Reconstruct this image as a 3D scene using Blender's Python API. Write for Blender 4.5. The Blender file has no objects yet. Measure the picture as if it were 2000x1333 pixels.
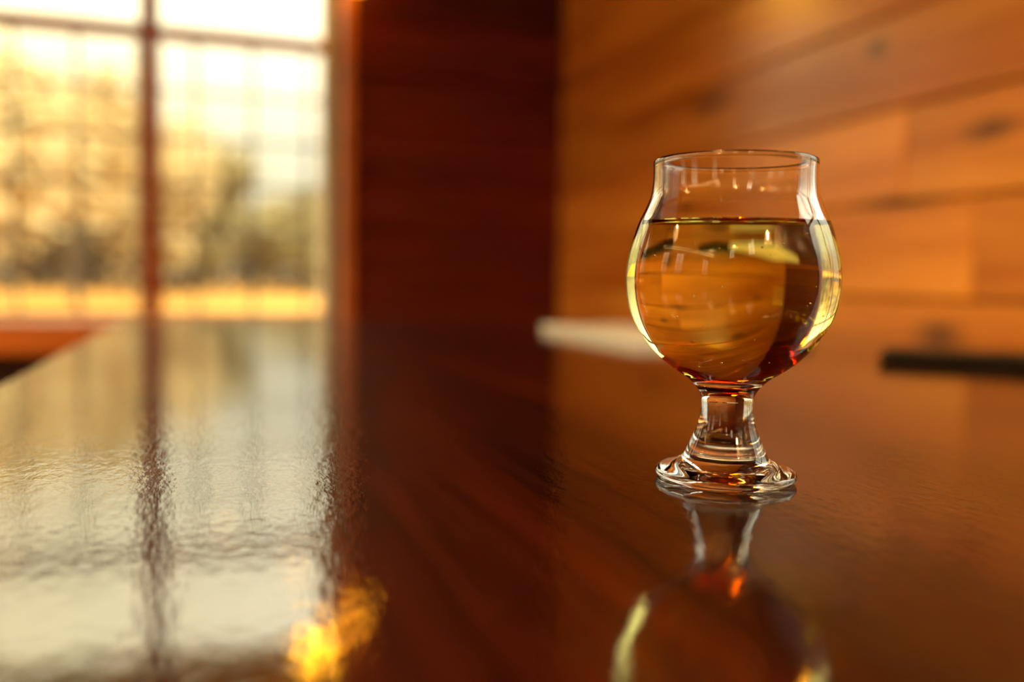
import bpy, bmesh, math, random
from mathutils import Vector, Matrix
random.seed(7)
S = bpy.context.scene
COL = S.collection
PI = math.pi
EYE = 0.811            # camera height above the floor; the table top is at 0.75

# ------------------------------------------------------------------ camera
cam_d = bpy.data.cameras.new('camera'); cam = bpy.data.objects.new('camera', cam_d)
COL.objects.link(cam); S.camera = cam
psi, pit, rol = math.radians(18.05), 0.0691, 0.016
right = Vector((math.cos(psi), -math.sin(psi), 0))
fwd = Vector((math.sin(psi)*math.cos(pit), math.cos(psi)*math.cos(pit), -math.sin(pit)))
up = right.cross(fwd)
r2 = right*math.cos(rol) + up*math.sin(rol)
u2 = up*math.cos(rol) - right*math.sin(rol)
m = Matrix((r2, u2, -fwd)).transposed().to_4x4(); m.translation = Vector((0, 0, EYE))
cam.matrix_world = m
cam_d.sensor_fit = 'HORIZONTAL'; cam_d.sensor_width = 36
cam_d.lens = 36*1784.04/2000
cam_d.clip_start = 0.01; cam_d.clip_end = 500
cam_d.dof.use_dof = True
cam_d.dof.focus_distance = 0.272
cam_d.dof.aperture_fstop = 3.9

# ------------------------------------------------------------------ view + sky
S.view_settings.view_transform = 'Standard'; S.view_settings.look = 'None'
S.view_settings.exposure = 0.3; S.view_settings.gamma = 1.0
S.view_settings.use_curve_mapping = False
S.cycles.max_bounces = 20; S.cycles.transmission_bounces = 16
S.cycles.glossy_bounces = 8; S.cycles.diffuse_bounces = 4; S.cycles.transparent_max_bounces = 12
S.cycles.sample_clamp_indirect = 12
S.cycles.caustics_refractive = True; S.cycles.caustics_reflective = True
S.cycles.blur_glossy = 0.3

w = bpy.data.worlds.new('sky'); S.world = w; w.use_nodes = True
nt = w.node_tree; N, L = nt.nodes, nt.links
bg = N['Background']
tc = N.new('ShaderNodeTexCoord')
sep = N.new('ShaderNodeSeparateXYZ'); L.new(tc.outputs['Generated'], sep.inputs[0])
# warm hazy sunset side on the left of the window, cooler cloud to the right
azr = N.new('ShaderNodeMapRange'); azr.inputs[1].default_value = -0.25; azr.inputs[2].default_value = 0.35
L.new(sep.outputs[0], azr.inputs[0])
mixc = N.new('ShaderNodeMix'); mixc.data_type = 'RGBA'
mixc.inputs[6].default_value = (1.0, 0.81, 0.46, 1); mixc.inputs[7].default_value = (0.93, 0.90, 0.70, 1)
L.new(azr.outputs[0], mixc.inputs[0])
nz = N.new('ShaderNodeTexNoise'); nz.inputs['Scale'].default_value = 3.0; nz.inputs['Detail'].default_value = 4
L.new(tc.outputs['Generated'], nz.inputs['Vector'])
nr = N.new('ShaderNodeMapRange'); nr.inputs[1].default_value = 0.3; nr.inputs[2].default_value = 0.7
nr.inputs[3].default_value = 0.9; nr.inputs[4].default_value = 1.1
L.new(nz.outputs[0], nr.inputs[0])
SKY = 0.80             # dim haze at the horizon, brighter cloud higher up
elv = N.new('ShaderNodeMath'); elv.operation = 'MAXIMUM'; elv.inputs[1].default_value = 0; L.new(sep.outputs[2], elv.inputs[0])
sq = N.new('ShaderNodeMath'); sq.operation = 'MULTIPLY'; L.new(elv.outputs[0], sq.inputs[0]); L.new(elv.outputs[0], sq.inputs[1])
el2 = N.new('ShaderNodeMath'); el2.operation = 'MULTIPLY_ADD'; el2.inputs[1].default_value = 25.0; el2.inputs[2].default_value = SKY
L.new(sq.outputs[0], el2.inputs[0])
cap = N.new('ShaderNodeMath'); cap.operation = 'MINIMUM'; cap.inputs[1].default_value = 7.0; L.new(el2.outputs[0], cap.inputs[0])
mul = N.new('ShaderNodeMath'); mul.operation = 'MULTIPLY'
L.new(nr.outputs[0], mul.inputs[0]); L.new(cap.outputs[0], mul.inputs[1])
L.new(mixc.outputs[2], bg.inputs[0]); L.new(mul.outputs[0], bg.inputs[1])

# ------------------------------------------------------------------ helpers
def srgb(r, g, b):
    f = lambda c: (c/255/12.92) if c/255 <= 0.04045 else ((c/255+0.055)/1.055)**2.4
    return (f(r), f(g), f(b), 1)
def mat(name):
    M = bpy.data.materials.new(name); M.use_nodes = True
    return M, M.node_tree.nodes, M.node_tree.links
def flat(name, col, rough=0.5, metal=0.0, spec=0.5, bump=0.0, bscale=200, var=0.0, vscale=8):
    M, n, l = mat(name); b = n['Principled BSDF']
    b.inputs['Base Color'].default_value = col; b.inputs['Roughness'].default_value = rough
    b.inputs['Metallic'].default_value = metal; b.inputs['Specular IOR Level'].default_value = spec
    g = n.new('ShaderNodeNewGeometry')
    if var:
        t = n.new('ShaderNodeTexNoise'); t.inputs['Scale'].default_value = vscale; t.inputs['Detail'].default_value = 5
        l.new(g.outputs['Position'], t.inputs['Vector'])
        r = n.new('ShaderNodeMix'); r.data_type = 'RGBA'
        r.inputs[6].default_value = tuple(c*(1-var) for c in col[:3])+(1,)
        r.inputs[7].default_value = tuple(min(1, c*(1+var)) for c in col[:3])+(1,)
        l.new(t.outputs[0], r.inputs[0]); l.new(r.outputs[2], b.inputs['Base Color'])
    if bump:
        t = n.new('ShaderNodeTexNoise'); t.inputs['Scale'].default_value = bscale
        l.new(g.outputs['Position'], t.inputs['Vector'])
        bp = n.new('ShaderNodeBump'); bp.inputs['Distance'].default_value = bump
        l.new(t.outputs[0], bp.inputs['Height']); l.new(bp.outputs[0], b.inputs['Normal'])
    return M
def emit(name, col, s):
    M, n, l = mat(name); b = n['Principled BSDF']
    b.inputs['Base Color'].default_value = col
    b.inputs['Emission Color'].default_value = col; b.inputs['Emission Strength'].default_value = s
    return M

def link(name, me, material=None, parent=None, loc=None):
    o = bpy.data.objects.new(name, me); COL.objects.link(o)
    if material is not None and not me.materials: me.materials.append(material)
    if parent is not None: o.parent = parent
    if loc is not None: o.location = loc
    return o
def bm_obj(name, bm, material=None, parent=None, loc=None, smooth=False):
    me = bpy.data.meshes.new(name); bm.normal_update(); bm.to_mesh(me); bm.free()
    if smooth:
        for p in me.polygons: p.use_smooth = True
    return link(name, me, material, parent, loc)
def box(bm, x0, x1, y0, y1, z0, z1, bev=0.0, seg=2):
    r = bmesh.ops.create_cube(bm, size=1)
    bmesh.ops.scale(bm, vec=(x1-x0, y1-y0, z1-z0), verts=r['verts'])
    bmesh.ops.translate(bm, vec=((x0+x1)/2, (y0+y1)/2, (z0+z1)/2), verts=r['verts'])
    if bev:
        es = list({e for v in r['verts'] for e in v.link_edges})
        bmesh.ops.bevel(bm, geom=es, offset=bev, segments=seg, affect='EDGES')
def box_obj(name, x0, x1, y0, y1, z0, z1, material, parent=None, bev=0.0, seg=2):
    bm = bmesh.new(); box(bm, x0, x1, y0, y1, z0, z1, bev, seg)
    return bm_obj(name, bm, material, parent)
def thing(name, label, cat, loc=(0, 0, 0), group=None):
    o = bpy.data.objects.new(name, None); COL.objects.link(o); o.location = loc
    o.empty_display_size = 0.05
    return tag(o, label, cat, group)
def tag(o, label, cat, group=None):
    o['label'] = label; o['category'] = cat
    if group: o['group'] = group
    return o
def struct(o): o['kind'] = 'structure'; return o
def lathe(bm, prof, seg=96, z_off=0, mi=0, close_first=False, close_last=False):
    rings = []
    for (r, z) in prof:
        if r < 1e-7: rings.append([bm.verts.new((0, 0, z+z_off))])
        else: rings.append([bm.verts.new((r*math.cos(2*PI*k/seg), r*math.sin(2*PI*k/seg), z+z_off)) for k in range(seg)])
    for a, b in zip(rings, rings[1:]):
        for k in range(seg):
            q = (k+1) % seg
            if len(a) == 1 and len(b) == 1: continue
            if len(a) == 1: f = bm.faces.new((a[0], b[q], b[k]))
            elif len(b) == 1: f = bm.faces.new((a[k], a[q], b[0]))
            else: f = bm.faces.new((a[k], a[q], b[q], b[k]))
            f.material_index = mi; f.smooth = True
    return rings
def spline(pts, sub=5):
    out = []
    n = len(pts)
    for i in range(n-1):
        p0 = pts[max(i-1, 0)]; p1 = pts[i]; p2 = pts[i+1]; p3 = pts[min(i+2, n-1)]
        for s in range(sub):
            t = s/sub
            out.append(tuple(0.5*((2*p1[k]) + (-p0[k]+p2[k])*t + (2*p0[k]-5*p1[k]+4*p2[k]-p3[k])*t*t
                        + (-p0[k]+3*p1[k]-3*p2[k]+p3[k])*t**3) for k in (0, 1)))
    out.append(pts[-1]); return [(max(0, a), b) for a, b in out]
def tube(bm, pts, rad, seg=8, cap=True):
    rings = []
    n = len(pts)
    for i, p in enumerate(pts):
        p = Vector(p)
        d = (Vector(pts[min(i+1, n-1)]) - Vector(pts[max(i-1, 0)])).normalized()
        a = d.orthogonal().normalized() if i == 0 else (a - d*a.dot(d)).normalized()
        b = d.cross(a)
        r = rad[i] if isinstance(rad, (list, tuple)) else rad
        rings.append([bm.verts.new(p + a*r*math.cos(2*PI*k/seg) + b*r*math.sin(2*PI*k/seg)) for k in range(seg)])
    for A, B in zip(rings, rings[1:]):
        for k in range(seg):
            f = bm.faces.new((A[k], A[(k+1) % seg], B[(k+1) % seg], B[k])); f.smooth = True
    if cap and seg > 2:
        bm.faces.new(rings[0][::-1]); bm.faces.new(rings[-1])

# ------------------------------------------------------------------ materials
def wood(name, dark, light, axis, rough, tone=0.25, coat=0.0, knots=(), gs=1.0, bump=0.0004, rrough=0.08, spec=0.5):
    """planks: grain stretched along one axis, a tone of its own for every board"""
    M, n, l = mat(name); b = n['Principled BSDF']
    g = n.new('ShaderNodeNewGeometry'); oi = n.new('ShaderNodeObjectInfo')
    off = n.new('ShaderNodeVectorMath'); off.operation = 'ADD'
    sc = n.new('ShaderNodeVectorMath'); sc.operation = 'SCALE'
    comb = n.new('ShaderNodeCombineXYZ')
    for i in range(3): l.new(oi.outputs['Random'], comb.inputs[i])
    l.new(comb.outputs[0], sc.inputs[0]); sc.inputs['Scale'].default_value = 13.7
    l.new(g.outputs['Position'], off.inputs[0]); l.new(sc.outputs[0], off.inputs[1])
    mp = n.new('ShaderNodeMapping')
    s = [28*gs]*3; s[axis] = 1.6*gs; mp.inputs['Scale'].default_value = s
    l.new(off.outputs[0], mp.inputs['Vector'])
    t = n.new('ShaderNodeTexNoise'); t.inputs['Scale'].default_value = 1.0; t.inputs['Detail'].default_value = 8
    t.inputs['Roughness'].default_value = 0.6; t.inputs['Distortion'].default_value = 0.8
    l.new(mp.outputs[0], t.inputs['Vector'])
    mp2 = n.new('ShaderNodeMapping'); s2 = [7*gs]*3; s2[axis] = 1.0*gs; mp2.inputs['Scale'].default_value = s2
    l.new(off.outputs[0], mp2.inputs['Vector'])
    t2 = n.new('ShaderNodeTexNoise'); t2.inputs['Scale'].default_value = 1.0; t2.inputs['Detail'].default_value = 3
    l.new(mp2.outputs[0], t2.inputs['Vector'])
    add = n.new('ShaderNodeMath'); add.operation = 'MULTIPLY_ADD'; add.inputs[1].default_value = 0.45
    l.new(t.outputs[0], add.inputs[0])
    m2 = n.new('ShaderNodeMath'); m2.operation = 'MULTIPLY'; m2.inputs[1].default_value = 0.55
    l.new(t2.outputs[0], m2.inputs[0]); l.new(m2.outputs[0], add.inputs[2])
    cr = n.new('ShaderNodeValToRGB'); cr.color_ramp.elements[0].position = 0.36; cr.color_ramp.elements[1].position = 0.64
    cr.color_ramp.elements[0].color = dark; cr.color_ramp.elements[1].color = light
    l.new(add.outputs[0], cr.inputs[0])
    hs = n.new('ShaderNodeHueSaturation')
    rr = n.new('ShaderNodeMapRange'); rr.inputs[3].default_value = 1-tone; rr.inputs[4].default_value = 1+tone
    l.new(oi.outputs['Random'], rr.inputs[0]); l.new(rr.outputs[0], hs.inputs['Value'])
    l.new(cr.outputs[0], hs.inputs['Color'])
    out = hs.outputs[0]
    for (kx, ky, kz, kr, kl) in knots:            # dark knots where the boards have them
        sub = n.new('ShaderNodeVectorMath'); sub.operation = 'SUBTRACT'; sub.inputs[1].default_value = (kx, ky, kz)
        l.new(g.outputs['Position'], sub.inputs[0])
        sm = n.new('ShaderNodeVectorMath'); sm.operation = 'MULTIPLY'
        v = [1/kr]*3; v[axis] = 1/kl; sm.inputs[1].default_value = v
        l.new(sub.outputs[0], sm.inputs[0])
        ln = n.new('ShaderNodeVectorMath'); ln.operation = 'LENGTH'; l.new(sm.outputs[0], ln.inputs[0])
        mr = n.new('ShaderNodeMapRange'); mr.inputs[1].default_value = 0.1; mr.inputs[2].default_value = 1.0
        mr.inputs[3].default_value = 0.75; mr.inputs[4].default_value = 0.0; nn = n.new('ShaderNodeMath'); nn.operation = 'MULTIPLY_ADD'; nn.inputs[1].default_value = 1.2; l.new(t.outputs[0], nn.inputs[0])
        n3 = n.new('ShaderNodeMath'); n3.operation = 'SUBTRACT'; n3.inputs[1].default_value = 0.6; l.new(ln.outputs['Value'], n3.inputs[0]); l.new(n3.outputs[0], nn.inputs[2])
        l.new(nn.outputs[0], mr.inputs[0])
        mx = n.new('ShaderNodeMix'); mx.data_type = 'RGBA'; mx.inputs[7].default_value = (0.02, 0.008, 0.006, 1)
        l.new(mr.outputs[0], mx.inputs[0]); l.new(out, mx.inputs[6]); out = mx.outputs[2]
    l.new(out, b.inputs['Base Color'])
    rm = n.new('ShaderNodeMapRange'); rm.inputs[3].default_value = rough-rrough; rm.inputs[4].default_value = rough+rrough
    l.new(t.outputs[0], rm.inputs[0]); l.new(rm.outputs[0], b.inputs['Roughness'])
    b.inputs['Specular IOR Level'].default_value = spec
    b.inputs['Coat Weight'].default_value = coat; b.inputs['Coat Roughness'].default_value = 0.22; b.inputs['Coat IOR'].default_value = 1.7
    bp = n.new('ShaderNodeBump'); bp.inputs['Distance'].default_value = bump; bp.inputs['Strength'].default_value = 1
    l.new(t.outputs[0], bp.inputs['Height']); l.new(bp.outputs[0], b.inputs['Normal'])
    return M

WX, WY, CEIL = 0.804, 2.10, 4.6       # right wall plane, window wall plane, ceiling
LX, RY = -4.0, -4.5                   # left wall, rear wall
E_ = EYE
M_right = wood('pine_plank_right', (0.46, 0.13, 0.012, 1), (0.92, 0.43, 0.07, 1), 1, 0.40, 0.12, 0.9,
               knots=[(WX, 1.40, E_+0.30, 0.028, 0.10), (WX, 0.985, E_+0.30, 0.020, 0.03), (WX, 0.86, E_-0.055, 0.02, 0.05),
                      (WX, 0.93, E_+0.10, 0.013, 0.10), (WX, 1.60, E_+0.085, 0.02, 0.10), (WX, 0.80, E_+0.17, 0.02, 0.05)])
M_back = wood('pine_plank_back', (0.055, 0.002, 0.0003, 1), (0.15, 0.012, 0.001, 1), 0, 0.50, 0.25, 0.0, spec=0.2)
M_frame = wood('window_frame_wood', (0.24, 0.05, 0.008, 1), (0.42, 0.11, 0.02, 1), 2, 0.35, 0.05, 0.2, gs=2)
M_sill = wood('window_sill_wood', (0.45, 0.12, 0.015, 1), (0.70, 0.22, 0.03, 1), 0, 0.35, 0.05, 0.2, gs=2)
M_reveal = flat('window_reveal_paint', (0.92, 0.82, 0.72, 1), 0.4, var=0.03)
M_outer = flat('outer_jamb_paint', (0.52, 0.66, 0.62, 1), 0.5, var=0.05)
M_backing = flat('wall_backing', (0.03, 0.01, 0.005, 1), 0.9, var=0.2)
M_floor = wood('floor_boards', (0.10, 0.03, 0.01, 1), (0.22, 0.08, 0.03, 1), 1, 0.4, 0.2)
M_ceil = wood('ceiling_boards', (0.20, 0.09, 0.04, 1), (0.34, 0.17, 0.08, 1), 1, 0.5, 0.2)

# ------------------------------------------------------------------ room shell
def shell(name, *a):
    o = box_obj(name, *a, M_backing); return struct(o)
floor = struct(box_obj('floor', LX-.1, WX+.1, RY-.1, WY+.25, -0.1, -0.02, M_backing))
ceiling = struct(box_obj('ceiling', LX-.1, WX+.15, RY-.1, WY+.3, CEIL, CEIL+.1, M_ceil))

def cutwall(name, axis, p0, p1, a0, a1, holes, material):
    """wall slab with rectangular holes: holes = [(a0,a1,z0,z1)] sorted, not overlapping in a"""
    bm = bmesh.new()
    def b(u0, u1, z0, z1):
        if u1-u0 < 1e-4 or z1-z0 < 1e-4: return
        if axis == 'x': box(bm, u0, u1, p0, p1, z0, z1)
        else: box(bm, p0, p1, u0, u1, z0, z1)
    c = a0
    for (h0, h1, z0, z1) in holes:
        b(c, h0, -0.02, CEIL); b(h0, h1, -0.02, z0); b(h0, h1, z1, CEIL); c = h1
    b(c, a1, -0.02, CEIL)
    return struct(bm_obj(name, bm, material))

# main window opening
GX0, GX1 = -0.94, 0.272
GZ0, GZ1 = E_-0.105, E_+0.87
GY = 2.30
wall_front = cutwall('wall_front', 'x', WY+.02, WY+.20, LX-.1, WX+.02, [(-3.6, -2.5, GZ0-0.03, GZ1+0.03), (-2.2, -1.1, GZ0-0.03, GZ1+0.03), (GX0, GX1, GZ0-0.03, GZ1+0.03)], M_backing)
lw = [(-3.4, -2.8, 2.9, 4.2), (-1.0-1.5, -1.9, 2.9, 4.2), (-0.1, 0.5, 2.9, 4.2)]
left_holes = [(-2.6, -1.95, 1.15, 2.35), (-0.15, 0.5, 1.15, 2.35), (1.25, 1.9, 1.15, 2.35)]
RW = (-0.08, 0.54, EYE-0.10, EYE+0.86)       # window in the right wall, just outside the frame
rear_holes = [(-3.1, -2.5, 2.75, 4.05), (-1.0, -0.4, 2.75, 4.05)]
wall_right = cutwall('wall_right', 'y', WX+.02, WX+.12, RY-.1, WY+.25, [RW], M_backing)
wall_left = cutwall('wall_left', 'y', LX-.1, LX, RY-.1, WY+.2, left_holes, M_ceil)
wall_rear = cutwall('wall_rear', 'x', RY-.1, RY, LX, WX+.02, rear_holes, M_ceil)

def plank_mesh(l, h, t, axis):
    """one board: length l, face height h, thickness t, eased edges on the face side"""
    e = 0.0028
    prof = [(0, 0), (t-e, 0), (t, e), (t, h-e), (t-e, h), (0, h)]   # (out of the wall, up)
    me = bpy.data.meshes.new('plank'); vs = []; fs = []
    for u in (0, l):
        for (o, z) in prof:
            vs.append((u, -o, z) if axis == 'x' else (-o, u, z))
    k = len(prof)
    for i in range(k):
        j = (i+1) % k
        f = (i, j, j+k, i+k)
        fs.append(f if axis == 'y' else f[::-1])
    fs.append(tuple(range(k))[::-1] if axis == 'y' else tuple(range(k)))
    fs.append(tuple(range(k, 2*k)) if axis == 'y' else tuple(range(k, 2*k))[::-1])
    me.from_pydata(vs, [], fs); me.update()
    bm = bmesh.new(); bm.from_mesh(me); bmesh.ops.recalc_face_normals(bm, faces=bm.faces); bm.to_mesh(me); bm.free()
    return me
PZ0 = (E_+0.2195) % 0.118
rows = []
z = PZ0-0.118
while z < CEIL:
    rows.append((max(z, -0.02), min(z+0.118, CEIL))); z += 0.118
rnd = random.Random(11)
cache = {}
def plank(axis, u0, u1, z0, z1, parent, material, jit=True):
    l, h = round(u1-u0-0.0015, 3), round(z1-z0-0.003, 4)
    if l < 0.01 or h < 0.01: return
    k = (l, h, axis, material.name)
    if k not in cache:
        cache[k] = plank_mesh(l, h, 0.02, axis); cache[k].materials.append(material)
    o = bpy.data.objects.new('plank', cache[k]); COL.objects.link(o); o.parent = parent
    proud = rnd.uniform(-0.0015, 0.0015) if jit else 0
    o.location = (u0, WY+.02+proud, z0) if axis == 'x' else (WX+.02+proud, u0, z0)
for i, (z0, z1) in enumerate(rows):
    # right wall: three or four boards a row, staggered joints
    mid = (z0+z1)/2-E_
    cuts = [RY, RY+rnd.uniform(1.2, 2.6), rnd.uniform(-1.5, -0.2), WY+.02]
    if 0.06 < mid < 0.21: cuts = [RY, -2.4, 0.93, WY+.02]
    elif 0.21 < mid < 0.33: cuts = [RY, -1.9, 0.30, WY+.02]
    elif rnd.random() < 0.3: cuts = [RY, -2.2, rnd.uniform(0.2, 1.3), WY+.02]
    segs = list(zip(cuts, cuts[1:]))
    if z1 > RW[2]-0.02 and z0 < RW[3]+0.02:
        segs = [(a, min(b, RW[0]-0.03)) for a, b in segs if a < RW[0]-0.05] + [(max(a, RW[1]+0.03), b) for a, b in segs if b > RW[1]+0.05]
    for a, b in segs: plank('y', a, b, z0, z1, wall_right, M_right)
    # window wall: boards stop at the casing
    if z1 > GZ0-0.03 and z0 < GZ1+0.06:
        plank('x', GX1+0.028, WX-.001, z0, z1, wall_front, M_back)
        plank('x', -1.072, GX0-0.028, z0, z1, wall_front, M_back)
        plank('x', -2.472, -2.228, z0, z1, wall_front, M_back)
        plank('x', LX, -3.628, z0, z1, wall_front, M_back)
    else:
        c = rnd.uniform(-1.2, -0.4)
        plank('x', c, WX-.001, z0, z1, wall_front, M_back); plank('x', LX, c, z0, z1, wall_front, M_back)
# floor boards
fb = {}
for i in range(40):
    x0 = LX+i*0.12
    if x0 > WX: break
    x1 = min(x0+0.12, WX)
    bm = bmesh.new(); box(bm, x0, x1-0.002, RY, WY, -0.02, 0.0, 0.002, 1)
    bm_obj('floor_board', bm, M_floor, floor)

# ------------------------------------------------------------------ the window
window_1 = struct(box_obj('window_1', GX0-0.03, GX1+0.03, WY+.20, WY+.21, GZ1+0.0, GZ1+0.06, M_frame))
win = window_1
# reveal and casing
box_obj('reveal', GX1, GX1+0.02, WY, GY, GZ0, GZ1, M_reveal, win)
box_obj('reveal', GX0-0.02, GX0, WY, GY, GZ0, GZ1, M_reveal, win)
box_obj('reveal', GX0, GX1, WY, GY, GZ1, GZ1+0.02, M_reveal, win)
box_obj('casing', GX1+0.0005, GX1+0.028, WY-0.012, WY+.02, GZ0-0.03, GZ1+0.05, M_sill, win, 0.003)
box_obj('casing', GX0-0.028, GX0-0.0005, WY-0.012, WY+.02, GZ0-0.03, GZ1+0.05, M_sill, win, 0.003)
box_obj('casing', GX0, GX1, WY-0.012, WY+.02, GZ1+0.02, GZ1+0.05, M_sill, win, 0.003)
box_obj('outer_jamb', GX1-0.006, GX1+0.03, GY+.002, GY+.17, GZ0-0.03, GZ1+0.03, M_outer, win)
box_obj('outer_jamb', GX0-0.03, GX0+0.006, GY+.002, GY+.17, GZ0-0.03, GZ1+0.03, M_outer, win)
box_obj('outer_jamb', GX0, GX1, GY+.002, GY+.17, GZ1-0.006, GZ1+0.03, M_outer, win)
box_obj('outer_sill', GX0-.03, GX1+.03, GY+.002, GY+.2, GZ0-0.05, GZ0-0.012, M_outer, win)
# sash: mullions (vertical) and muntin (horizontal)
for x in (-0.138, -0.539):
    box_obj('mullion', x-0.021, x+0.021, GY-0.022, GY+0.010, GZ0, GZ1, M_frame, win, 0.004)
cols = [(-0.92, -0.560), (-0.518, -0.159), (-0.117, 0.252)]
box_obj('sash_stile', 0.252, GX1, GY-0.022, GY+.010, GZ0, GZ1, M_reveal, win, 0.003)
box_obj('sash_stile', GX0, -0.92, GY-0.022, GY+.010, GZ0, GZ1, M_reveal, win, 0.003)
box_obj('sash_rail', GX0, GX1, GY-0.018, GY+.008, GZ1-0.02, GZ1, M_frame, win, 0.003)
box_obj('sash_rail', GX0, GX1, GY-0.018, GY+.008, GZ0, GZ0+0.012, M_frame, win, 0.003)
MZ = E_+0.549
for a, b in cols:
    box_obj('muntin', a, b, GY-0.018, GY+.008, MZ-0.017, MZ+0.017, M_frame, win, 0.004)
Mp, n, l = mat('window_pane'); b_ = n['Principled BSDF']; n.remove(b_)
tr = n.new('ShaderNodeBsdfTransparent'); tr.inputs[0].default_value = (0.97, 0.98, 0.96, 1)
gl = n.new('ShaderNodeBsdfGlossy'); gl.inputs['Roughness'].default_value = 0.02
fr = n.new('ShaderNodeFresnel'); fr.inputs[0].default_value = 1.5
mx = n.new('ShaderNodeMixShader'); l.new(fr.outputs[0], mx.inputs[0]); l.new(tr.outputs[0], mx.inputs[1]); l.new(gl.outputs[0], mx.inputs[2])
l.new(mx.outputs[0], n['Material Output'].inputs[0])
for a, b in cols:
    for (z0, z1) in ((GZ0+0.012, MZ-0.017), (MZ+0.017, GZ1-0.02)):
        box_obj('pane', a, b, GY-0.002, GY+0.002, z0, z1, Mp, win)
# two added, unseen windows further left, put in to light the right wall
for wi, (q0, q1) in ((6, (-2.2, -1.1)), (7, (-3.6, -2.5))):
    rt = struct(box_obj('window_%d' % wi, q0-0.028, q1+0.028, WY-0.012, WY+.02, GZ1+0.0, GZ1+0.04, M_frame))
    box_obj('casing', q0-0.028, q0, WY-0.012, WY+.02, GZ0, GZ1, M_sill, rt, .003); box_obj('casing', q1, q1+0.028, WY-0.012, WY+.02, GZ0, GZ1, M_sill, rt, .003)
    cs = [q0, q0+(q1-q0)/3, q0+2*(q1-q0)/3, q1]
    for c_ in cs[1:3]: box_obj('mullion', c_-0.02, c_+0.02, WY+.10, WY+.13, GZ0-.03, GZ1+.03, M_frame, rt, .004)
    box_obj('muntin', q0, q1, WY+.105, WY+.125, MZ-.016, MZ+.016, M_frame, rt, .004)
    for a, b in zip(cs, cs[1:]):
        for (z0, z1) in ((GZ0-.03, MZ-.016), (MZ+.016, GZ1+.03)): box_obj('pane', a, b, WY+.113, WY+.117, z0, z1, Mp, rt)
# thin wire grille outside the lower panes
M_wire = flat('grille_wire', (0.10, 0.08, 0.06, 1), 0.6, var=0.1)
gy = GY+0.11
for k in range(9):
    x = 0.225-0.1335*k
    bm = bmesh.new(); tube(bm, [(x, gy, GZ0-.01), (x, gy, MZ+.01)], 0.0046, 8)
    bm_obj('grille_bar', bm, M_wire, win, smooth=True)
for k in range(5):
    z = E_+0.44-0.1135*k
    bm = bmesh.new(); tube(bm, [(GX0, gy-.008, z), (GX1, gy-.008, z)], 0.0046, 8)
    bm_obj('grille_bar', bm, M_wire, win, smooth=True)
# ledge below the window, running into the corner
trim_1 = struct(box_obj('trim_1', LX, WX-.002, WY-0.05, WY+.19, GZ0-0.066, GZ0-0.001, M_sill, None, 0.006))

# window in the right wall beside the table (outside the frame, mirrored along the left limb of the glass)
y0, y1, q0, q1 = RW
rt = struct(box_obj('window_8', WX-0.008, WX+.02, y0-.03, y1+.03, q1, q1+0.03, M_sill, None, .003))
box_obj('casing', WX-0.008, WX+.02, y0-.03, y1+.03, q0-.03, q0, M_sill, rt, .003)
for a, b in ((y0-.03, y0), (y1, y1+.03)): box_obj('casing', WX-0.008, WX+.02, a, b, q0, q1, M_sill, rt, .003)
cs = [y0+(y1-y0)*k/2 for k in range(3)]; hm = (q0+q1)/2
for c_ in cs: box_obj('mullion', WX+.05, WX+.08, c_-.016, c_+.016, q0, q1, M_frame, rt, .003)
for zz in (q0+.01, hm, q1-.01): box_obj('muntin', WX+.055, WX+.075, y0, y1, zz-.012, zz+.012, M_frame, rt, .003)
for a, b in zip(cs, cs[1:]):
    for (u, v) in ((q0, hm), (hm, q1)): box_obj('pane', WX+.063, WX+.067, a+.016, b-.016, u+.012, v-.012, Mp, rt)

# small high windows in the left and rear walls
def high_window(idx, axis, a0, a1, z0, z1):
    t = 0.04
    def bx(name, u0, u1, d0, d1, q0, q1, m_, p, bev=0):
        if axis == 'y': return box_obj(name, LX-0.1+d0, LX-0.1+d1, u0, u1, q0, q1, m_, p, bev)
        return box_obj(name, u0, u1, RY-0.1+d0, RY-0.1+d1, q0, q1, m_, p, bev)
    root = bx('window_%d' % idx, a0-t, a1+t, .105, .125, z1, z1+t, M_frame, None); struct(root)
    bx('casing', a0-t, a1+t, .105, .13, z0-t, z0, M_frame, root, .003)
    bx('casing', a0-t, a0, .105, .125, z0, z1, M_frame, root, .003); bx('casing', a1, a1+t, .105, .125, z0, z1, M_frame, root, .003)
    mz = z0+(z1-z0)*0.5; mxu = (a0+a1)/2
    bx('muntin', a0, a1, .02, .05, mz-.015, mz+.015, M_frame, root, .003)
    bx('mullion', mxu-.015, mxu+.015, .02, .05, z0, z1, M_frame, root, .003)
    for (u0, u1) in ((a0, mxu-.015), (mxu+.015, a1)):
        for (q0, q1) in ((z0, mz-.015), (mz+.015, z1)):
            bx('pane', u0, u1, .033, .037, q0, q1, Mp, root)
i = 2
for (a0, a1, z0, z1) in left_holes: high_window(i, 'y', a0, a1, z0, z1); i += 1
for (a0, a1, z0, z1) in rear_holes: high_window(i, 'x', a0, a1, z0, z1); i += 1

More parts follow.
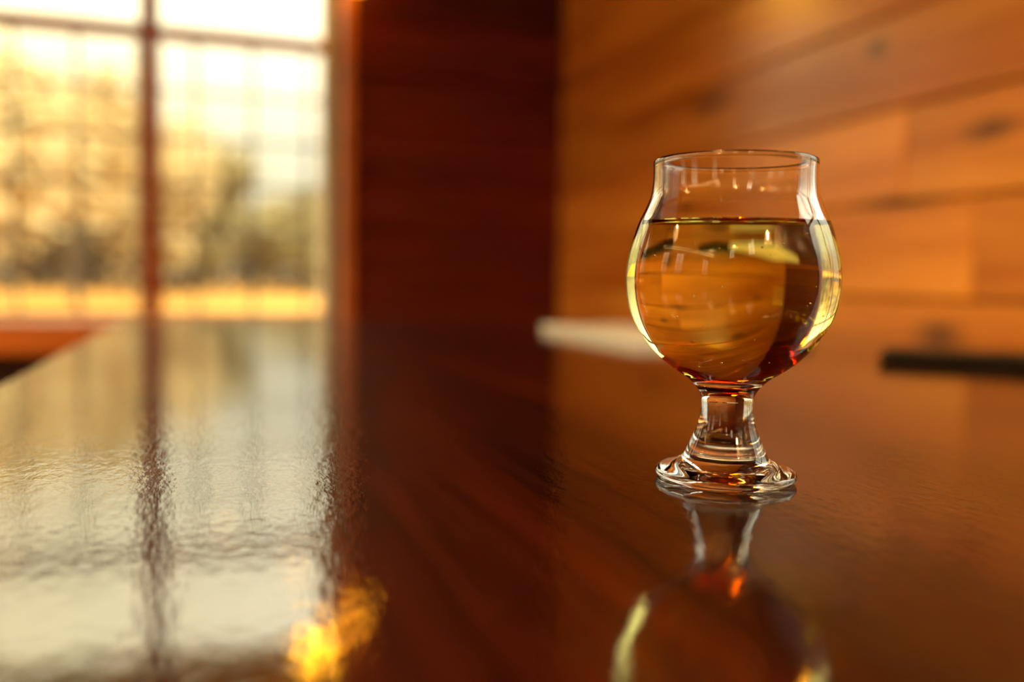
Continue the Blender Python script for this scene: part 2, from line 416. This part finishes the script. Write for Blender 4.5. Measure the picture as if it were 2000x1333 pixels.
# ------------------------------------------------------------------ table
def table_material():
    M, n, l = mat('lacquered_table_wood'); b = n['Principled BSDF']
    g = n.new('ShaderNodeNewGeometry')
    mp = n.new('ShaderNodeMapping'); mp.inputs['Scale'].default_value = (14, 1.2, 14)
    l.new(g.outputs['Position'], mp.inputs['Vector'])
    t = n.new('ShaderNodeTexNoise'); t.inputs['Scale'].default_value = 1; t.inputs['Detail'].default_value = 4
    t.inputs['Distortion'].default_value = 0.5
    l.new(mp.outputs[0], t.inputs['Vector'])
    mp2 = n.new('ShaderNodeMapping'); mp2.inputs['Scale'].default_value = (160, 9, 160)
    l.new(g.outputs['Position'], mp2.inputs['Vector'])
    t2 = n.new('ShaderNodeTexNoise'); t2.inputs['Scale'].default_value = 1; t2.inputs['Detail'].default_value = 6
    l.new(mp2.outputs[0], t2.inputs['Vector'])
    ma = n.new('ShaderNodeMath'); ma.operation = 'MULTIPLY_ADD'; ma.inputs[1].default_value = 0.3
    m2 = n.new('ShaderNodeMath'); m2.operation = 'MULTIPLY'; m2.inputs[1].default_value = 0.7
    l.new(t.outputs[0], m2.inputs[0]); l.new(t2.outputs[0], ma.inputs[0]); l.new(m2.outputs[0], ma.inputs[2])
    cr = n.new('ShaderNodeValToRGB'); e = cr.color_ramp.elements
    e[0].position = 0.42; e[0].color = (0.001, 0.0002, 0.0001, 1)
    e[1].position = 0.64; e[1].color = (0.050, 0.0060, 0.0006, 1)
    l.new(ma.outputs[0], cr.inputs[0]); l.new(cr.outputs[0], b.inputs['Base Color'])
    b.inputs['Roughness'].default_value = 0.5; b.inputs['Specular IOR Level'].default_value = 0.02
    b.inputs['Coat Weight'].default_value = 1.0; b.inputs['Coat Roughness'].default_value = 0.03
    b.inputs['Coat IOR'].default_value = 1.66
    # brushed-on lacquer: fine lumps and long shallow waves
    w1 = n.new('ShaderNodeMapping'); w1.inputs['Scale'].default_value = (1, 0.45, 1); l.new(g.outputs['Position'], w1.inputs['Vector'])
    a = n.new('ShaderNodeTexNoise'); a.inputs['Scale'].default_value = 330; a.inputs['Detail'].default_value = 3
    c = n.new('ShaderNodeTexNoise'); c.inputs['Scale'].default_value = 90; c.inputs['Detail'].default_value = 2
    for q in (a, c): l.new(w1.outputs[0], q.inputs['Vector'])
    b1 = n.new('ShaderNodeBump'); b1.inputs['Distance'].default_value = 0.00012
    b2 = n.new('ShaderNodeBump'); b2.inputs['Distance'].default_value = 0.00005
    l.new(a.outputs[0], b1.inputs['Height']); l.new(c.outputs[0], b2.inputs['Height'])
    l.new(b2.outputs[0], b1.inputs['Normal']); l.new(b1.outputs[0], b.inputs['Coat Normal'])
    return M
M_table = table_material()
TX0, TX1, TY0, TY1 = -0.112, 0.80, -0.75, 1.26
table = thing('bar_table', 'dark red-brown lacquered wooden table pushed against the plank wall under the filled glass', 'table', ((TX0+TX1)/2, (TY0+TY1)/2, 0))
def tpart(name, x0, x1, y0, y1, z0, z1, bev):
    bm = bmesh.new(); cx, cy = table.location[:2]
    box(bm, x0-cx, x1-cx, y0-cy, y1-cy, z0, z1, bev, 3)
    return bm_obj(name, bm, M_table, table)
tpart('table_top', TX0, TX1, TY0, TY1, 0.712, 0.75, 0.004)
for x in (TX0+.06, TX1-.13):
    for y in (TY0+.06, TY1-.13):
        tpart('leg', x, x+.07, y, y+.07, 0.0, 0.712, 0.004)
tpart('apron', TX0+.13, TX1-.13, TY1-.115, TY1-.09, 0.62, 0.712, 0.002)
tpart('apron', TX0+.13, TX1-.13, TY0+.09, TY0+.115, 0.62, 0.712, 0.002)
tpart('apron', TX0+.09, TX0+.115, TY0+.13, TY1-.13, 0.62, 0.712, 0.002)
tpart('apron', TX1-.115, TX1-.09, TY0+.13, TY1-.13, 0.62, 0.712, 0.002)

# ------------------------------------------------------------------ the filled glass
GLX, GLY, GLZ = 0.1500, 0.2452, 0.7502
outer = [(21.35, 1.2), (21.45, 1.9), (21.0, 2.8), (19.2, 3.7), (16.2, 4.7), (13.8, 6.0), (12.5, 7.6), (11.5, 9.8),
         (10.4, 12.4), (9.1, 15.6), (8.25, 19.0), (7.85, 22.2), (7.9, 24.6), (8.5, 26.6), (9.9, 28.6), (12.4, 31.0),
         (15.8, 33.2), (19.5, 35.9), (22.3, 38.5), (24.7, 41.2), (28.0, 46.1), (30.1, 50.3), (31.4, 55.0), (31.95, 59.3),
         (31.95, 63.7), (31.3, 68.5), (30.3, 72.4), (28.5, 78.2), (26.5, 82.6), (25.0, 86.6), (24.4, 91.0), (24.35, 95.0), (24.45, 96.2)]
under = [(0, 1.3), (8, 1.2), (14, 0.8), (17.5, 0.25), (19.0, 0.0), (20.2, 0.15)]
inner_wet = [(0, 32.0), (5, 32.15), (9, 32.9), (13.5, 35.0), (18.0, 38.3), (22.6, 42.6), (25.9, 47.3), (28.2, 51.8), (29.5, 56.0), (30.05, 60.0),
             (30.0, 64.0), (29.3, 68.8), (28.25, 72.9), (27.2, 75.9), (26.75, 77.2)]
LIQ = 78.2
inner_dry = [(26.4, LIQ), (24.6, 82.4), (23.25, 86.4), (22.75, 90.5), (22.75, 95.0), (23.0, 96.3)]
lip = [(24.45, 96.2), (24.3, 97.0), (23.75, 97.35), (23.2, 97.05), (23.0, 96.3)]
mm = 0.001
def sc(p): return [(a*mm, b*mm) for a, b in p]
def glassmat(name, ior, col=(1, 1, 1, 1), vol=None):
    M, n, l = mat(name); n.remove(n['Principled BSDF'])
    gl = n.new('ShaderNodeBsdfGlass'); gl.inputs['IOR'].default_value = ior; gl.inputs['Roughness'].default_value = 0.0
    gl.inputs['Color'].default_value = col
    l.new(gl.outputs[0], n['Material Output'].inputs['Surface'])
    if vol:
        v = n.new('ShaderNodeVolumeAbsorption'); v.inputs['Color'].default_value = vol[0]; v.inputs['Density'].default_value = vol[1]
        l.new(v.outputs[0], n['Material Output'].inputs['Volume'])
    return M
M_glass = glassmat('clear_glass', 1.5, (0.995, 0.995, 0.99, 1))
BEER = ((0.998, 0.955, 0.0, 1), 27.0)
M_beer_side = glassmat('pale_gold_beer_against_glass', 1.345/1.5, vol=BEER)
M_beer_top = glassmat('pale_gold_beer_surface', 1.345, vol=BEER)
nn_, ll_ = M_beer_top.node_tree.nodes, M_beer_top.node_tree.links      # faint ripples on the free surface
g_ = nn_.new('ShaderNodeNewGeometry'); t_ = nn_.new('ShaderNodeTexNoise'); t_.inputs['Scale'].default_value = 160
bp_ = nn_.new('ShaderNodeBump'); bp_.inputs['Distance'].default_value = 0.00012
ll_.new(g_.outputs['Position'], t_.inputs['Vector']); ll_.new(t_.outputs[0], bp_.inputs['Height'])
for x_ in nn_:
    if x_.type == 'BSDF_GLASS': ll_.new(bp_.outputs[0], x_.inputs['Normal'])
SEG = 160
bm = bmesh.new()
o_p = spline(outer, 4); u_p = spline(under, 4); l_p = spline(lip, 4); d_p = spline(inner_dry, 5)
prof = sc(u_p + o_p[0:] + l_p[1:] + d_p[::-1][1:])
lathe(bm, prof, SEG)
glass = bm_obj('tasting_glass', bm, M_glass, None, (GLX, GLY, GLZ))
tag(glass, 'clear stemmed tulip-shaped tasting glass standing on the dark lacquered table', 'glass')
# beer: closed body, its side is the glass/beer boundary, its top the free surface with a meniscus
bm = bmesh.new()
w_p = sc(spline(inner_wet + [(26.4, LIQ)], 5))
menis = sc([(26.4, LIQ), (26.25, LIQ-0.45), (26.0, LIQ-0.85), (25.5, LIQ-1.3), (24.8, LIQ-1.7), (23.8, LIQ-2.02), (22.4, LIQ-2.25), (20.4, LIQ-2.36), (17.0, LIQ-2.4), (10.0, LIQ-2.4), (0, LIQ-2.4)])
r1 = lathe(bm, w_p, SEG, mi=0)
r2_ = lathe(bm, menis, SEG, mi=1)
bmesh.ops.remove_doubles(bm, verts=bm.verts, dist=1e-7)
me = bpy.data.meshes.new('beer'); bm.to_mesh(me); bm.free()
me.materials.append(M_beer_side); me.materials.append(M_beer_top)
beer = link('beer', me, None, None, (GLX, GLY, GLZ))
tag(beer, 'pale golden beer filling the tasting glass to its shoulder', 'beer')
# a few bubbles clinging inside
M_bub = glassmat('air_bubble', 1/1.345)
bm = bmesh.new(); rb = random.Random(3)
for k in range(34):
    a = rb.uniform(0, 2*PI); zz = rb.uniform(38, 74); 
    rad = 29.2*math.sqrt(max(0.05, 1-((zz-61)/30)**2))*rb.uniform(0.35, 0.93)
    s = rb.uniform(0.12, 0.30)
    mtx = Matrix.Translation((rad*mm*math.cos(a), rad*mm*math.sin(a), zz*mm))
    bmesh.ops.create_icosphere(bm, subdivisions=2, radius=s*mm, matrix=mtx)
bub = bm_obj('bubbles', bm, M_bub, beer, smooth=True); bub['kind'] = 'stuff'

# ------------------------------------------------------------------ things lying on the table
M_paper = flat('sky_tinted_paper', (0.70, 0.80, 0.97, 1), 0.3, spec=0.5, bump=0.0001, bscale=400)  # white paper; cool sky light painted in as a blue base colour
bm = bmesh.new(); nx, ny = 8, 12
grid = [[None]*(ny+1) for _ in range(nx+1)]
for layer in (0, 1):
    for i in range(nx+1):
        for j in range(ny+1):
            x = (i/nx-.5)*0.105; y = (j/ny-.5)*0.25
            z = 0.0006 + 0.0012*math.sin(i/nx*PI)*math.sin(j/ny*PI*1.3) + (0.007 if layer else 0)  # thickened so the sides catch window light
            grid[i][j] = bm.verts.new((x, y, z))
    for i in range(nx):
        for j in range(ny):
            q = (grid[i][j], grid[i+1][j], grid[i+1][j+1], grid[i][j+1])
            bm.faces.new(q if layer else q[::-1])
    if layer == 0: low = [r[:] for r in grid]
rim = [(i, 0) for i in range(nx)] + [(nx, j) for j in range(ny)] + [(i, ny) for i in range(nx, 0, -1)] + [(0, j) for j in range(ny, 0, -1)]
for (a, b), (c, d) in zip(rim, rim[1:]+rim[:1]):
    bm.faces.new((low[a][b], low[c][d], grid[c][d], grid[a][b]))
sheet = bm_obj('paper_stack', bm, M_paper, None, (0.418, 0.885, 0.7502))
tag(sheet, 'thin stack of white paper, its blue sky tint painted in, lying flat on the table behind the glass', 'paper')
M_nap = flat('dark_green_cloth', (0.012, 0.022, 0.012, 1), 0.9, bump=0.0003, bscale=900)
nap = thing('folded_napkin', 'dark green folded cloth right of the white paper, seen only through the beer', 'napkin', (0.512, 0.80, 0.7502))
for k in range(3):
    bm = bmesh.new(); box(bm, -.030+.001*k, .030-.0015*k, -.06+.001*k, .06-.0012*k, .0028*k, .0028*k+.0026, .0011, 2)
    bm_obj('fold', bm, M_nap, nap)
nap.rotation_euler = (0, 0, 0.12)

M_phone = flat('black_plastic', (0.004, 0.004, 0.005, 1), 0.6, spec=0.1)
M_screen = flat('black_glass', (0.004, 0.004, 0.005, 1), 0.5, spec=0.1)
ph = thing('smartphone', 'thin black slab, apparently a phone, on the table at the right edge', 'phone', (0.0, 0.0, 0.0))
bm = bmesh.new(); box(bm, -0.075, 0.075, -0.036, 0.036, 0.0, 0.0085, 0.0025, 3)
body = bm_obj('phone_body', bm, M_phone, ph)
bm = bmesh.new(); box(bm, -0.071, 0.071, -0.032, 0.032, 0.0083, 0.0087)
bm_obj('screen', bm, M_screen, ph)
ph.location = (0.560, 0.548, 0.7502); ph.rotation_euler = (0, 0, math.radians(-44))

# ------------------------------------------------------------------ lamps
M_brass = flat('aged_brass', (0.25, 0.14, 0.05, 1), 0.35, 1.0)
M_bulb = emit('warm_bulb', (1.0, 0.60, 0.15, 1), 350)
M_small = emit('string_bulb', (1.0, 0.55, 0.15, 1), 120)
M_shade = flat('dark_enamel', (0.02, 0.018, 0.016, 1), 0.5)
M_lining = flat('pale_enamel', (0.75, 0.70, 0.60, 1), 0.5)
M_cable = flat('black_cable', (0.01, 0.01, 0.01, 1), 0.6)
M_amber = emit('amber_shade', (1.0, 0.42, 0.015, 1), 22)
M_amber2 = emit('amber_shade_dim', (1.0, 0.36, 0.012, 1), 4)
def point(parent, loc, e, col=(1.0, 0.60, 0.22), r=0.04):
    d = bpy.data.lights.new('bulb_light', 'POINT'); d.energy = e; d.color = col; d.shadow_soft_size = r
    o = bpy.data.objects.new('bulb_light', d); COL.objects.link(o); o.parent = parent; o.location = loc
    return o
# two-shade wall lamp high beside the window (seen mirrored in the table)
sco = thing('wall_lamp', 'amber two-shade wall lamp above the frame, mirrored as an orange glow in the table', 'lamp', (0.30, WY-0.002, E_+0.80))
bm = bmesh.new(); lathe(bm, [(0, 0), (0.045, 0), (0.045, 0.008), (0.03, 0.018), (0, 0.02)], 24)
bmesh.ops.rotate(bm, verts=bm.verts, cent=(0, 0, 0), matrix=Matrix.Rotation(PI/2, 3, 'X'))
bm_obj('wall_plate', bm, M_brass, sco)
for s, (dx, dz, mm_) in enumerate(((-0.09, -0.09, M_amber), (-0.005, -0.155, M_amber2))):
    bm = bmesh.new(); tube(bm, [(0, -0.015, 0), (dx*.5, -0.06, 0.03), (dx, -0.08, 0.02), (dx, -0.08, dz+0.04)], 0.006, 8)
    bm_obj('lamp_arm', bm, M_brass, sco, smooth=True)
    bm = bmesh.new(); lathe(bm, spline([(0.010, 0.045), (0.020, 0.028), (0.031, 0.0), (0.026, -0.024), (0.001, -0.034)], 4), 24)
    bm_obj('lamp_shade', bm, mm_, sco, (dx, -0.08, dz), smooth=True)

def pendant(x, y, z, label, power=85.0, w=1.0):
    t = thing('pendant_lamp', label, 'lamp', (x, y, CEIL), 'shaded pendants over the room')
    bm = bmesh.new(); lathe(bm, [(0, -0.0), (0.05, 0.0), (0.05, -0.02), (0.0, -0.03)], 20); bm_obj('ceiling_rose', bm, M_brass, t)
    bm = bmesh.new(); tube(bm, [(0, 0, -0.02), (0, 0, z-CEIL+0.10)], 0.003, 6); bm_obj('cord', bm, M_cable, t)
    bm = bmesh.new(); lathe(bm, [(0, 0.11), (0.02, 0.105), (0.022, 0.05), (0.018, 0.045)], 16); bm_obj('socket', bm, M_brass, t, (0, 0, z-CEIL), smooth=True)
    bm = bmesh.new(); lathe(bm, [(0.022, 0.06), (0.08*w, 0.035), (0.150*w, -0.030), (0.180*w, -0.112)], 48)
    bm_obj('lamp_shade', bm, M_shade, t, (0, 0, z-CEIL), smooth=True)
    bm = bmesh.new(); lathe(bm, [(0.181*w, -0.114), (0.178*w, -0.112), (0.148*w, -0.032), (0.078*w, 0.032), (0.020, 0.055)], 48)
    o = bm_obj('shade_lining', bm, M_lining, t, (0, 0, z-CEIL), smooth=True); o['label'] = 'pale inner face of the shade'
    bm = bmesh.new(); lathe(bm, spline([(0.013, 0.048), (0.018, 0.035), (0.030, 0.008), (0.031, -0.008), (0.022, -0.026), (0.0, -0.033)], 4), 24)
    bm_obj('bulb', bm, M_bulb, t, (0, 0, z-CEIL), smooth=True)
    point(t, (0, 0, z-CEIL-0.045), power, r=0.012)
for th, el, z, lb in ((-10, 33, 2.28, 'nearest the right wall'), (29, 31, 2.28, 'behind the camera'), (54, 26, 2.28, 'far behind and left of the camera'),
                      (104, 31, 2.28, 'left of the table near the windows')):
    d = (z-0.85)/math.tan(math.radians(el)); a = math.radians(th)
    pendant(GLX-d*math.sin(a), GLY-d*math.cos(a), z, 'dark dish-shaded pendant lamp with a warm bulb, ' + lb)

pendant(0.02, 0.42, 1.92, 'added unseen pendant lamp, dark dish shade and warm bulb, straight above the filled glass', 14.0, 0.45)  # added lamp, out of view: gilds the beer and brightens the right wall

def string_light(x, z, y0, y1, nb, label):
    t = thing('string_light', label, 'string light', (x, (y0+y1)/2, z), 'bulb strings before the left wall')
    bm = bmesh.new(); pts = []
    ln = y1-y0
    for k in range(25):
        u = k/24; pts.append((0, (u-.5)*ln, -0.5*(1-(2*u-1)**2)*0.12))
    tube(bm, pts, 0.003, 6); bm_obj('cable', bm, M_cable, t)
    bm0 = bmesh.new(); bmesh.ops.create_icosphere(bm0, subdivisions=2, radius=0.016)
    me = bpy.data.meshes.new('bulb'); bm0.to_mesh(me); bm0.free(); me.materials.append(M_small)
    for k in range(nb):
        u = (k+.5)/nb; b = link('bulb', me, None, t, (0, (u-.5)*ln, -0.5*(1-(2*u-1)**2)*0.12-0.018))
string_light(-3.3, 2.55, -2.6, 1.95, 25, 'upper string of small warm bulbs, mirrored as a row of dots in the glass')
string_light(-3.3, 2.38, -2.6, 1.95, 25, 'lower string of small warm bulbs, mirrored as a row of dots in the glass')

# ------------------------------------------------------------------ outside: field, brush and trees
GZ = -0.45
M_field = flat('dry_golden_grass', (0.42, 0.19, 0.010, 1), 0.9, var=0.3, vscale=0.25)
bm = bmesh.new()
nf = 24; vs = {}
for i in range(nf+1):
    for j in range(nf+1):
        x = -160+320*i/nf; y = 2.6+200*j/nf
        vs[i, j] = bm.verts.new((x, y, GZ+0.12*math.sin(x*.21)+0.1*math.sin(y*.17+x*.05)-(0.0)))
for i in range(nf):
    for j in range(nf): bm.faces.new((vs[i, j], vs[i+1, j], vs[i+1, j+1], vs[i, j+1]))
field = bm_obj('ground', bm, M_field, smooth=True); struct(field)

M_bark = flat('grey_bark', (0.10, 0.075, 0.05, 1), 0.9, var=0.3, vscale=3)
M_leafA = flat('hazed_tan_leaves', (0.50, 0.39, 0.19, 1), 0.8, var=0.3, vscale=0.6)  # tan leaves made paler: the haze over them is put into the colour
M_leafB = flat('brown_brush_leaves', (0.10, 0.065, 0.025, 1), 0.9, var=0.3, vscale=0.6)
M_leafC = flat('olive_leaves', (0.26, 0.22, 0.10, 1), 0.85, var=0.3, vscale=0.6)
def tree(name, label, cat, group, x, y, h, wd, dens, leaf, leafsize, seed, low=0.25):
    R = random.Random(seed)
    t = thing(name, label, cat, (x, y, GZ-0.1), group)
    bm = bmesh.new(); tips = []
    def branch(p, d, ln, r, lev):
        pts = [p]; q = Vector(p); dd = Vector(d)
        for s in range(3):
            dd = (dd + Vector((R.uniform(-.18, .18), R.uniform(-.18, .18), R.uniform(-.05, .15)))).normalized()
            q = q + dd*ln/3; pts.append(tuple(q))
        tube(bm, pts, [r, r*.85, r*.7, r*.5], 5, cap=False)
        if lev >= 1: tips.extend(pts[1:])
        if lev < 3:
            for k in range(4 if lev == 0 else 3):
                a = R.uniform(0, 2*PI); tl = R.uniform(.5, 1.0)
                nd = (dd + Vector((math.cos(a)*tl*wd, math.sin(a)*tl*wd, R.uniform(-.1, .4)))).normalized()
                st = Vector(pts[R.choice((1, 2, 3, 3))])
                branch(tuple(st), nd, ln*R.uniform(.5, .72), r*.5, lev+1)
    branch((0, 0, 0), (0, 0, 1), h*(0.30+low*.3), h*0.018, 0)
    bm_obj('trunk', bm, M_bark, t)
    bm = bmesh.new()
    for k in range(dens):
        p = Vector(R.choice(tips)) + Vector([R.gauss(0, h*0.045) for _ in range(3)])
        s = leafsize*R.uniform(.5, 1.3)
        a = Vector((R.gauss(0, 1), R.gauss(0, 1), R.gauss(0, 1))).normalized(); b = a.orthogonal().normalized()
        v = [bm.verts.new(p+a*s), bm.verts.new(p+b*s*.6), bm.verts.new(p-a*s), bm.verts.new(p-b*s*.6)]
        bm.faces.new(v)
    o = bm_obj('foliage', bm, leaf, t); o['kind'] = 'stuff'
def dirx(px, y):   # room x at depth y for a rough bearing across the window
    t_ = (px-1000)/1784
    return y*math.tan(math.atan(t_)+psi)
trees = [(-60, 30, 12, 1.3, 2600, M_leafA, 0.26, 1), (10, 57, 16, 1.0, 2600, M_leafA, 0.30, 2), (150, 38, 11.5, 1.2, 2200, M_leafA, 0.26, 3),
         (250, 50, 11, 0.8, 2000, M_leafA, 0.30, 4), (345, 46, 9.0, 1.2, 2000, M_leafA, 0.26, 5), (430, 55, 9.5, .9, 1800, M_leafC, 0.28, 6),
         (520, 60, 7.5, 1.1, 1500, M_leafC, 0.28, 7), (612, 50, 7.0, 1.1, 1500, M_leafC, 0.28, 8), (-220, 44, 14, 1.2, 2400, M_leafA, 0.26, 9)]
tl = ['pale tan tree cut by the left border of the photo', 'tall tan tree behind the left pane', 'broad tan tree in the middle of the left pane',
      'tan tree just left of the mullion', 'low tan tree just right of the mullion', 'dark slender tree in the middle of the right pane',
      'low olive tree right of the slender tree', 'olive tree beside the right window jamb', 'tan tree left of the photo border']
for (px, y, h, wd, dn, lf, ls, sd), lb in zip(trees, tl):
    tree('tree', lb, 'tree', 'hazy trees beyond the field', dirx(px, y), y, h, wd, dn, lf, ls, sd)
# brush: a dense hedge line nobody could count, thousands of twigs and leaf tufts
bm = bmesh.new(); R = random.Random(99)
for k in range(32000):
    x = R.uniform(-60, 62); y = R.uniform(62, 70)
    top = 5.2+0.9*math.sin(x*.31)+0.7*math.sin(x*.83+1)+0.5*math.sin(x*2.1)
    z = GZ + top*(R.random()**0.8)*R.uniform(.8, 1.12)
    s_ = R.uniform(.15, .42); p = Vector((x, y, z))
    a = Vector((R.gauss(0, 1), R.gauss(0, 1), R.gauss(0, 1))).normalized(); b = a.orthogonal().normalized()
    bm.faces.new([bm.verts.new(p+a*s_), bm.verts.new(p+b*s_*.7), bm.verts.new(p-a*s_), bm.verts.new(p-b*s_*.7)])
brush = bm_obj('brush', bm, M_leafB)
tag(brush, 'brown tangled brush in a line beyond the golden field', 'brush'); brush['kind'] = 'stuff'
